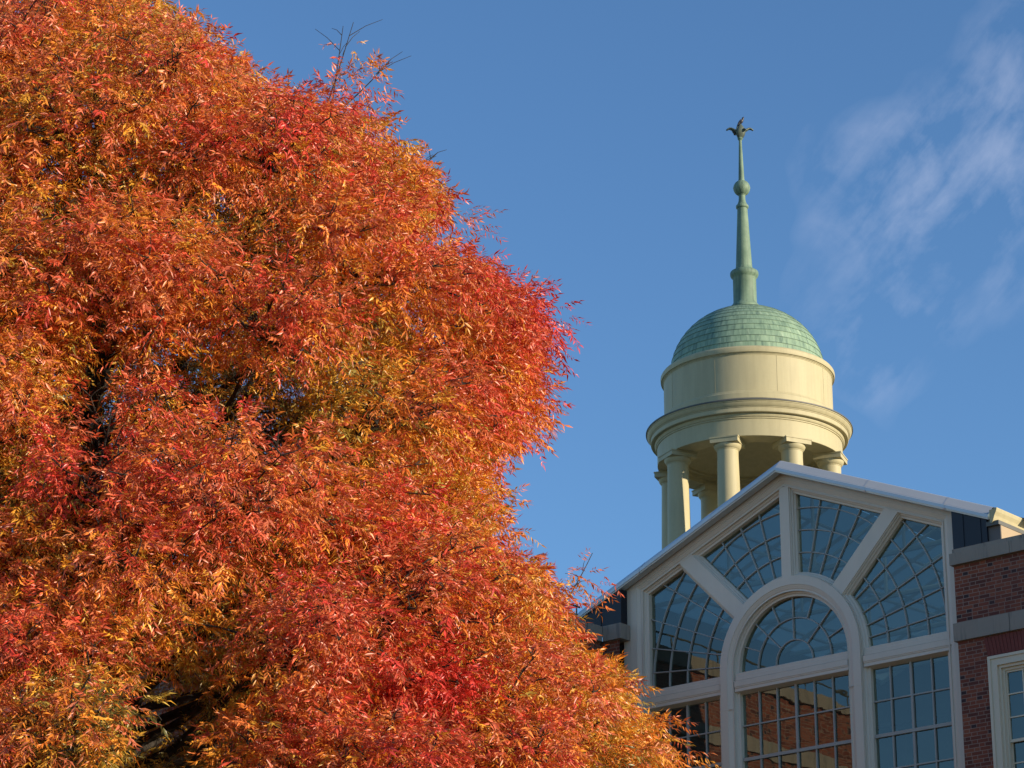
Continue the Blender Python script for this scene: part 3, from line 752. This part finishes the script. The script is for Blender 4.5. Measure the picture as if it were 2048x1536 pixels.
# two small dark birds perched on the finial
def bird(name, label, loc, heading, s, pitch):
    root = thing(name, label, 'bird', loc, None)
    mb = MB()
    h = Vector((math.cos(heading), math.sin(heading), 0)); u = Vector((0, 0, 1)); sd = h.cross(u)
    ax = (h * math.cos(pitch) + u * math.sin(pitch)); nrm = (u * math.cos(pitch) - h * math.sin(pitch))
    prof = [(-.62, .012), (-.55, .05), (-.40, .045), (-.25, .10), (-.05, .165), (.12, .175), (.25, .14), (.34, .105), (.42, .115), (.50, .10), (.56, .045), (.60, .02), (.68, .006)]
    rows = []
    for i, (t_, r) in enumerate(prof):
        flat = .45 if t_ < -.35 else 1.0
        cpt = ax * t_ * s + nrm * (0.05 * s if t_ > .35 else 0) + Vector((0, 0, .17 * s))
        rows.append([cpt + (sd * math.cos(q) * r + nrm * math.sin(q) * r * flat) * s for q in [2 * math.pi * j / 12 for j in range(12)]])
    mb.grid(rows, closed_v=True)
    for sg in (-1, 1):
        mb.tube([Vector((0, 0, .05 * s)) + sd * sg * .06 * s, sd * sg * .06 * s + Vector((0, 0, -.03 * s))], .015 * s, 5)
    body = mb.build('body', M_BIRD, root, smooth=True)
    for sg in (-1, 1):
        w = MB(); rows = []
        for i in range(7):
            f = i / 6; t_ = .22 - .72 * f; wd = .11 * math.sin(math.pi * min(.98, f * .8 + .15))
            cpt = ax * t_ * s + sd * sg * (.16 - .10 * f) * s + nrm * (.06 + .02 * f) * s + Vector((0, 0, .17 * s))
            rows.append([cpt + nrm * wd * s, cpt + sd * sg * .025 * s, cpt - nrm * wd * s])
        w.grid(rows)
        o = w.build('wing', M_BIRDG, root, smooth=True, fix=False)
        md = o.modifiers.new('thick', 'SOLIDIFY'); md.thickness = .01 * s
    return root
tr_ = Vector((0.80896, 0.58786, 0)); tc_ = Vector((0.58786, -0.80896, 0))
pb = Vector((TX, TY, 0)) + tr_ * .03 + tc_ * .06
bird('bird', 'small dark bird perched on the upright leaf at the very tip of the spire', (pb.x, pb.y, 16.47), math.atan2(tr_.y, tr_.x), .26, R(56))
pb = Vector((TX, TY, 0)) - tr_ * .16 + tc_ * .02
bird('bird', 'small dark bird sitting on the left curling leaf of the spire finial', (pb.x, pb.y, 16.22), math.atan2(-tr_.y, -tr_.x), .17, R(62))

# ------------------------------------------------------------------ autumn tree
rng = np.random.default_rng(7); random.seed(5)
AX = np.array([9.724, -24.472]); TOC = np.array([.773, -.635]); RT = np.array([.635, .773])
tree = thing('autumn_tree', 'large leafy tree in red and orange autumn colour before the brick building', 'tree', (AX[0], AX[1], GROUND))
ZT = np.array([-13.2, -12.4, -11.0, -9.5, -8.18, -7.91, -7.54, -7.23, -6.85, -6.57, -6.49, -6.36, -6.16, -5.79, -5.6, -5.39, -5.22, -4.87, -4.67, -4.46, -4.26, -3.86, -3.59, -3.42, -3.36, -3.23, -3.03, -2.87, -2.52, -2.32, -2.07, -1.92, -1.85, -1.68, -1.49, -1.29, -.95, -.6])
RZ = np.array([1.5, 3.6, 5.2, 5.6, 5.28, 4.99, 4.94, 4.62, 4.55, 4.40, 4.13, 3.88, 3.92, 3.73, 3.57, 3.78, 4.10, 4.14, 4.18, 4.23, 4.21, 4.14, 3.82, 3.39, 3.07, 3.14, 3.34, 3.41, 3.14, 2.89, 2.70, 2.05, 1.80, 1.56, 1.31, 1.04, .64, .2])
def rz(z): return np.interp(z, ZT, RZ)
def rz_s(z): return np.mean([rz(z + d) for d in (-.8, -.4, 0, .4, .8)], axis=0)
def wpt(phi, r, z):
    # phi: 0 = to the viewer's right, 90 = towards the viewer
    return np.stack([AX[0] + r * (np.cos(phi) * RT[0] + np.sin(phi) * TOC[0]), AX[1] + r * (np.cos(phi) * RT[1] + np.sin(phi) * TOC[1]), z], -1)

# clump centres on the crown surface and inside it
def app(p):
    # lateral offset and height brought to the plane through the trunk
    w = (p[:2] - AX) @ TOC; u = (p[:2] - AX) @ RT
    return u * 25 / (25 - w), -13.57 + (p[2] + 13.57) * 25 / (25 - w), w
def within(p, margin):
    u, z, w = app(np.asarray(p)); return u < rz(z) - margin - .2 * math.exp(-((z + 6.7) / .75) ** 2) - .2 * min(max((z + 4.2), 0), 1) - .04 * min(max((z + 2.5) / .4, 0), 1)
# hollows between the boughs, open towards the court, where the shaded inside of the crown shows
HOLLOWS = [(.95, -5.05, 1.05, .58), (.76, -7.75, .45, .38), (1.37, -3.30, .22, .26), (-.70, -5.9, .35, .35), (2.9, -6.0, .25, .22), (.2, -2.9, .2, .3)]
clumps = []     # centre, radius, depth fraction (1 = outermost), density
def try_add(phi, z, frac, rad, dens, mind):
    sil = max(0.0, math.cos(phi)) ** 3
    rr = (rz(z) * sil + rz_s(z) * (1 - sil)) * (1 + .10 * math.sin(3 * phi + 1.3 * z) * (1 - sil))
    r = max(0.0, rr * frac - rad * (.80 if frac > .9 else .2))
    p = wpt(phi, r, z - rad * .15)
    for c in clumps:
        if c[4] == (frac > .8) and np.linalg.norm(c[0] - p) < mind * (c[1] + rad): return False
    clumps.append((p, rad, frac, dens, frac > .8)); return True
def void(p):
    # openings in the foliage that show the trunk and the shaded inside of the crown
    u = (p[..., :2] - AX) @ RT; w = (p[..., :2] - AX) @ TOC; z = p[..., 2]
    z0 = z - (w * -.0)        # sight lines climb as they go away from the viewer
    zz = z + .36 * w
    a = ((u - .0) / .16) ** 2 + ((zz + 5.25) / .85) ** 2 < 1
    b = ((u - .62) / .34) ** 2 + ((zz + 7.72) / .40) ** 2 < 1
    c = ((u - 1.35) / .20) ** 2 + ((zz + 5.3) / .22) ** 2 < 1
    return (w > -.2) & (a | b | c)
boughs = []      # centre, size, azimuth, height
for _ in range(30000):
    z = rng.uniform(-10.2, -1.0); phi = rng.uniform(-math.pi, math.pi)
    vis = -1.2 < phi < 2.6
    if not vis and rng.random() < .8: continue
    B = (.42 + .58 * rng.random() ** 1.3) * (1.0 if z < -2.9 else .75)
    sil = max(0.0, math.cos(phi)) ** 3
    rr = float(rz(z) * sil + rz_s(z) * (1 - sil)) * (1 - (1 - sil) * .16 * rng.random())
    r_ = max(.1, rr - B * .92); c = wpt(np.array(phi), np.array(r_), np.array(z))
    ua, za_, wa = app(c)
    if wa > .4 and any(((ua - h[0]) / (h[2] + .42 * B)) ** 2 + ((za_ - h[1]) / (h[3] + .42 * B)) ** 2 < 1 for h in HOLLOWS): continue
    if any(np.linalg.norm((c - b_[0]) * np.array([1, 1, 1.25])) < .88 * (B + b_[1]) for b_ in boughs): continue
    boughs.append((c, B, phi, z, vis))
bough_of = []
bh = rng.normal(0, .65, len(boughs))
for bi, (c, B, phi, z, vis) in enumerate(boughs):
    out = np.array([*(c[:2] - AX), .25]); out /= np.linalg.norm(out)
    placed = []; thin = rng.uniform(.45, 1.15)
    for _ in range(400):
        v = rng.normal(0, 1, 3); v /= np.linalg.norm(v)
        if v @ out < -.45: continue
        p = c + v * B * np.array([1.05, 1.05, .60]) * rng.uniform(.60, 1.02)
        rad = rng.uniform(.22, .36)
        if any(np.linalg.norm(p - q) < .50 * (rad + r2) for q, r2 in placed): continue
        placed.append((p, rad))
        while len(bough_of) < len(clumps): bough_of.append(-1)
        clumps.append((p, rad, 1.0, thin if vis else .5, True)); bough_of.append(bi)
    # loose sprigs standing clear of the bough
    for _ in range(9 if vis else 2):
        v = rng.normal(0, 1, 3) + out * 1.2; v /= np.linalg.norm(v); rad = rng.uniform(.10, .19)
        clumps.append((c + v * B * np.array([1.1, 1.1, .75]) * rng.uniform(1.05, 1.35), rad, 1.0, .9, True)); bough_of.append(bi)
for _ in range(2500):
    z = rng.uniform(-9.8, -2.0); phi = rng.uniform(-math.pi, math.pi)
    try_add(phi, z, rng.uniform(.30, .74), rng.uniform(.4, .7), .55, .62)
for _ in range(500):
    z = rng.uniform(-12.6, -10.0); phi = rng.uniform(-math.pi, math.pi)
    try_add(phi, z, rng.uniform(.9, 1.0), rng.uniform(.5, .8), .35, .6)
nfix = len(clumps)
# thin leafy shoots that break the outline
def tuft(u, w, z, rad, dens): clumps.append((np.array([*(AX + RT * u + TOC * w), z]), rad, 1.0, dens, True))
tuft(2.18, .1, -1.85, .24, .6); tuft(2.25, .1, -1.58, .19, .5); tuft(2.3, .1, -1.36, .14, .4); tuft(2.02, .1, -2.05, .28, .6); tuft(2.5, .1, -1.72, .16, .5)
tuft(3.35, 0, -3.2, .25, .5); tuft(4.45, 0, -6.62, .22, .45); tuft(5.2, 0, -8.05, .2, .6); tuft(4.15, .1, -4.05, .2, .35)

# ---- wood
wood = MB()
def bez(p0, p1, p2, n):
    return [tuple((1 - t_) ** 2 * a + 2 * t_ * (1 - t_) * b + t_ * t_ * c for a, b, c in zip(p0, p1, p2)) for t_ in [k / n for k in range(n + 1)]]
tp = []
for k in range(17):
    f = k / 16; z = GROUND - .1 + f * (13.6)
    tp.append((AX[0] + .10 * math.sin(f * 7), AX[1] + .10 * math.cos(f * 5 + 1) - .05, z))
wood.tube(tp, [.36 * (1 - .80 * (k / 16)) + .10 * math.exp(-k * 1.5) for k in range(17)], 14)
def trunk_at(z):
    f = (z - GROUND + .1) / 13.6; f = min(max(f, 0), 1); k = min(int(f * 16), 15); q = f * 16 - k
    return np.array(tp[k]) * (1 - q) + np.array(tp[k + 1]) * q
limbs = []
for c, B, phi, z, vis in boughs:
    h = min(c[2] - .35 * np.linalg.norm(c[:2] - AX) - rng.uniform(.2, .8), -2.2); a = trunk_at(max(h, -12.6))
    c = a + (c - a) * (.60 if not within(c, 1.1) else .95)
    b = a * .4 + c * .6 + np.array([rng.normal(0, .2), rng.normal(0, .2), -.15]); n_ = 10
    pts = bez(a, b, c, n_); r0 = .035 + .022 * np.linalg.norm(c - a) / 3
    pts = [tuple(np.array(q) + rng.normal(0, .025, 3) * (0 < k < n_)) for k, q in enumerate(pts)]
    wood.tube(pts, [r0 * (1 - .75 * k / n_) for k in range(n_ + 1)], 7)
    limbs.append(np.array(pts))
LP = np.concatenate(limbs)
crown_twigs = MB()
for c in clumps:
    p, rad, frac, dens, outer = c
    d = np.linalg.norm(LP - p, axis=1) + np.where(LP[:, 2] > p[2] + .2, 2.0, 0.0); q = LP[np.argmin(d)]
    mid = (p + q) / 2 + np.array([0, 0, .12]) + rng.normal(0, .08, 3)
    L = np.linalg.norm(p - q)
    if L < 1.6 and within(p, .6): wood.tube(bez(q, mid, p, 5), [.011 * (1 - .7 * i / 5) + .002 for i in range(6)], 5)
    if outer:
        for _ in range(2):
            v = rng.normal(0, 1, 3); v[2] = abs(v[2]) * .6; out = np.array([*(p[:2] - AX), .6]); out /= np.linalg.norm(out); v = v / np.linalg.norm(v) * .8 + out * .7; v /= np.linalg.norm(v)
            e = p + v * rad * rng.uniform(.6, 1.05)
            if not within(e, .22) or not within(p, .3): continue
            crown_twigs.tube(bez(p, (p + e) / 2 + rng.normal(0, .05, 3), e, 4), [.007, .006, .005, .004, .003], 4, cap=False)
# bare twig tips along the outline
for (u, w, z, du, dz) in [(1.95, .1, -2.25, .30, 1.15), (2.05, .1, -2.1, .10, .95), (2.1, .1, -2.1, .52, .62), (2.75, .1, -2.75, .35, .32), (4.3, 0, -6.9, .30, .55), (1.3, .2, -2.3, .35, .45), (1.55, .1, -2.3, .2, .5)]:
    p = np.array([*(AX + RT * u + TOC * w), z]); e = p + np.array([*(RT * du), dz])
    crown_twigs.tube(bez(p, (p + e) / 2 + np.array([0, 0, -.05]), e, 6), [.009, .008, .007, .006, .005, .004, .003], 5)
    for k in range(4):
        f = rng.uniform(.35, .95); b = p * (1 - f) + e * f; s_ = b + np.array([*(RT * rng.normal(du * .4, .12)), rng.uniform(.02, .22)])
        crown_twigs.tube([b, (b + s_) / 2 + [0, 0, .02], s_], [.004, .003, .002], 4, cap=False)

# ---- leaves: pinnate leaves of narrow pointed leaflets, one mesh
pos, axd, lcl, dep, inn, spr = [], [], [], [], [], []
for ci, (p, rad, frac, dens, outer) in enumerate(clumps):
    n = int(dens * (232 if outer else 150) * (rad / .5) ** 2)
    v = rng.normal(0, 1, (n, 3)); v /= np.linalg.norm(v, axis=1)[:, None]
    rr = rad * rng.uniform(.25, 1.05, n) ** .45
    pt = p + v * rr[:, None] * np.array([1.05, 1.05, .82])
    uu = (pt[:, :2] - AX) @ RT; ww = (pt[:, :2] - AX) @ TOC
    pz = -13.57 + (pt[:, 2] + 13.57) * 25 / (25 - ww); uu = uu * 25 / (25 - ww)
    lim = rz(pz) - .13 - .27 * np.exp(-((pz + 6.8) / .8) ** 2) - .22 * np.clip((pz + 4.2) / 1.0, 0, 1) - .04 * np.clip((pz + 2.5) / .4, 0, 1) + rng.normal(0, .08, n) + rng.normal(0, .10)
    keep = ~void(pt) & ((uu < lim) | (np.abs(ww) > 4.6) | (outer and ci >= nfix and dens < .65))
    pt, v = pt[keep], v[keep]; n = len(pt)
    out = np.concatenate([pt[:, :2] - AX, np.full((n, 1), .2)], 1); out /= np.linalg.norm(out, axis=1)[:, None]
    sd_ = rng.normal(0, 1, (9, 3)); spid = np.argmax(v @ sd_.T, 1)
    a = v * .8 + out * .65 + sd_[spid] * .22 + rng.normal(0, .45, (n, 3)); a[:, 2] -= .15
    spr.append(rng.normal(0, .55, 9)[spid]); inn.append(rr[keep] / rad); a /= np.linalg.norm(a, axis=1)[:, None]
    pos.append(pt); axd.append(a); lcl.append(np.full(n, ci)); dep.append(np.full(n, frac) + .10 * (rr[keep] / rad - .8))
pos = np.concatenate(pos); axd = np.concatenate(axd); lcl = np.concatenate(lcl); dep = np.concatenate(dep); inn = np.concatenate(inn); spr = np.concatenate(spr)
NL = len(pos)
PAIRS = 5; NLF = PAIRS * 2 + 1
L = rng.uniform(.10, .25, NL)
lwid = rng.uniform(.07, .135, NL)
upv = np.array([0, 0, 1.0]); side = np.cross(axd, upv + rng.normal(0, .25, (NL, 3))); side /= np.linalg.norm(side, axis=1)[:, None]
nrm = np.cross(side, axd)
# colours: one hue per clump and per leaf, redder towards the sunlit outside of the crown, gold and olive within
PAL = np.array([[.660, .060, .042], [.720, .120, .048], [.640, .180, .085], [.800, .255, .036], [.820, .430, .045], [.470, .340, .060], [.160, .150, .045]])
nclump = len(clumps)
ch = rng.normal(0, .38, nclump)
while len(bough_of) < nclump: bough_of.append(-1)
bo = np.array(bough_of); ch += np.where(bo >= 0, bh[np.maximum(bo, 0)], 0)
# within a bough the leaves at its back and below are still gold, those at the sunny tips have turned red
for k_, b_i in enumerate(bough_of):
    if b_i >= 0:
        cb, Bb = boughs[b_i][0], boughs[b_i][1]; dv = (clumps[k_][0] - cb) / Bb; ob = np.array([*(cb[:2] - AX), .3]); ob /= np.linalg.norm(ob)
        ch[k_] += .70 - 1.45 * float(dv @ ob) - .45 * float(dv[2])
cz = np.array([c[0][2] for c in clumps]); cu = np.array([(c[0][:2] - AX) @ RT for c in clumps]); cf = np.array([c[2] for c in clumps])
# broad zones: crimson at the right shoulder and low front, rust at the top, orange and gold between
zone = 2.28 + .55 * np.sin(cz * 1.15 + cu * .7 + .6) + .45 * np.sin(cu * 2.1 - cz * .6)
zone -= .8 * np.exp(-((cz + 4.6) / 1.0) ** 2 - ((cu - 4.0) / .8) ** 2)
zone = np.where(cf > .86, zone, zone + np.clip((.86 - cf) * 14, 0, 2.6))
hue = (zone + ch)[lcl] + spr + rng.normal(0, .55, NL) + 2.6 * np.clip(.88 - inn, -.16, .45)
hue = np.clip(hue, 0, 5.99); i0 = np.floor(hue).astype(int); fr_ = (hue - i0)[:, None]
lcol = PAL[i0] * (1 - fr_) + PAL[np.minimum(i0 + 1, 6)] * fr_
lcol *= rng.uniform(.72, 1.22, (NL, 1))
V = np.empty((NL, NLF, 5, 3), np.float32); CC = np.empty((NL, NLF, 3), np.float32)
for j in range(NLF):
    if j < PAIRS * 2:
        k = j // 2; sg = 1 if j % 2 else -1; f = .22 + .78 * k / (PAIRS - .4)
        ang = R(62 - 5 * k) + rng.normal(0, .16, NL); ll = (.064 - .004 * abs(k - 2)) * rng.uniform(.75, 1.2, NL) * (L / .2)
    else:
        sg = 0; f = 1.0; ang = rng.normal(0, .15, NL); ll = .060 * rng.uniform(.8, 1.2, NL)
    ll = ll * 1.20
    droop = rng.uniform(.0, .95, NL) if sg else rng.uniform(0, .3, NL)
    base = pos + axd * (L * f)[:, None] + np.array([0, 0, -1.0]) * (.28 * L * f * f)[:, None]
    d = axd * np.cos(ang)[:, None] + side * (np.sin(ang) * (sg if sg else 1))[:, None] - nrm * droop[:, None] * .7 + np.array([0, 0, -1.0]) * droop[:, None] * .45
    d /= np.linalg.norm(d, axis=1)[:, None]
    roll = rng.normal(0, 1.0, NL)[:, None]
    wv = np.cross(d, nrm); wv /= np.maximum(np.linalg.norm(wv, axis=1), 1e-4)[:, None]; un = np.cross(wv, d)
    wv2 = wv * np.cos(roll) + un * np.sin(roll); un2 = un * np.cos(roll) - wv * np.sin(roll)
    hw = (ll * lwid * rng.uniform(.85, 1.15, NL))[:, None]; l2 = ll[:, None]
    V[:, j, 0] = base
    V[:, j, 1] = base + d * l2 * .40 + wv2 * hw + un2 * hw * .35
    V[:, j, 2] = base + d * l2 * .48 - un2 * hw * .15
    V[:, j, 3] = base + d * l2 * .40 - wv2 * hw + un2 * hw * .35
    V[:, j, 4] = base + d * l2 * .97 - un2 * (l2 * rng.uniform(-.1, .42, (NL, 1)))
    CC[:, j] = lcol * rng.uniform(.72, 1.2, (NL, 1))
nl = NL * NLF
Vf = V.reshape(-1, 3); base_i = (np.arange(nl) * 5)[:, None]
tri = np.concatenate([base_i + np.array([[0, 1, 2]]), base_i + np.array([[1, 4, 2]]), base_i + np.array([[0, 2, 3]]), base_i + np.array([[2, 4, 3]])], 1).reshape(-1, 3)
me = bpy.data.meshes.new('crown')
me.vertices.add(len(Vf)); me.vertices.foreach_set('co', Vf.ravel())
me.loops.add(tri.size); me.loops.foreach_set('vertex_index', tri.astype(np.int32).ravel())
me.polygons.add(len(tri)); me.polygons.foreach_set('loop_start', (np.arange(len(tri)) * 3).astype(np.int32)); me.polygons.foreach_set('loop_total', np.full(len(tri), 3, np.int32))
me.update(calc_edges=True)
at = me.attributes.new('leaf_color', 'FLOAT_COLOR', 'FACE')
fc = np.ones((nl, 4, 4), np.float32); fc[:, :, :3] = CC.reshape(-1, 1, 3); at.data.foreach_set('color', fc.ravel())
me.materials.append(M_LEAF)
crown = bpy.data.objects.new('crown', me); COL.objects.link(crown); crown.parent = tree
wood.build('trunk', M_BARK, tree, smooth=True, fix=False)
crown_twigs.build('twigs', M_BARK, tree, smooth=True, fix=False)
adopt(tree)
print('clumps', nclump, 'boughs', len(boughs), 'leaves', NL, 'leaflets', nl)
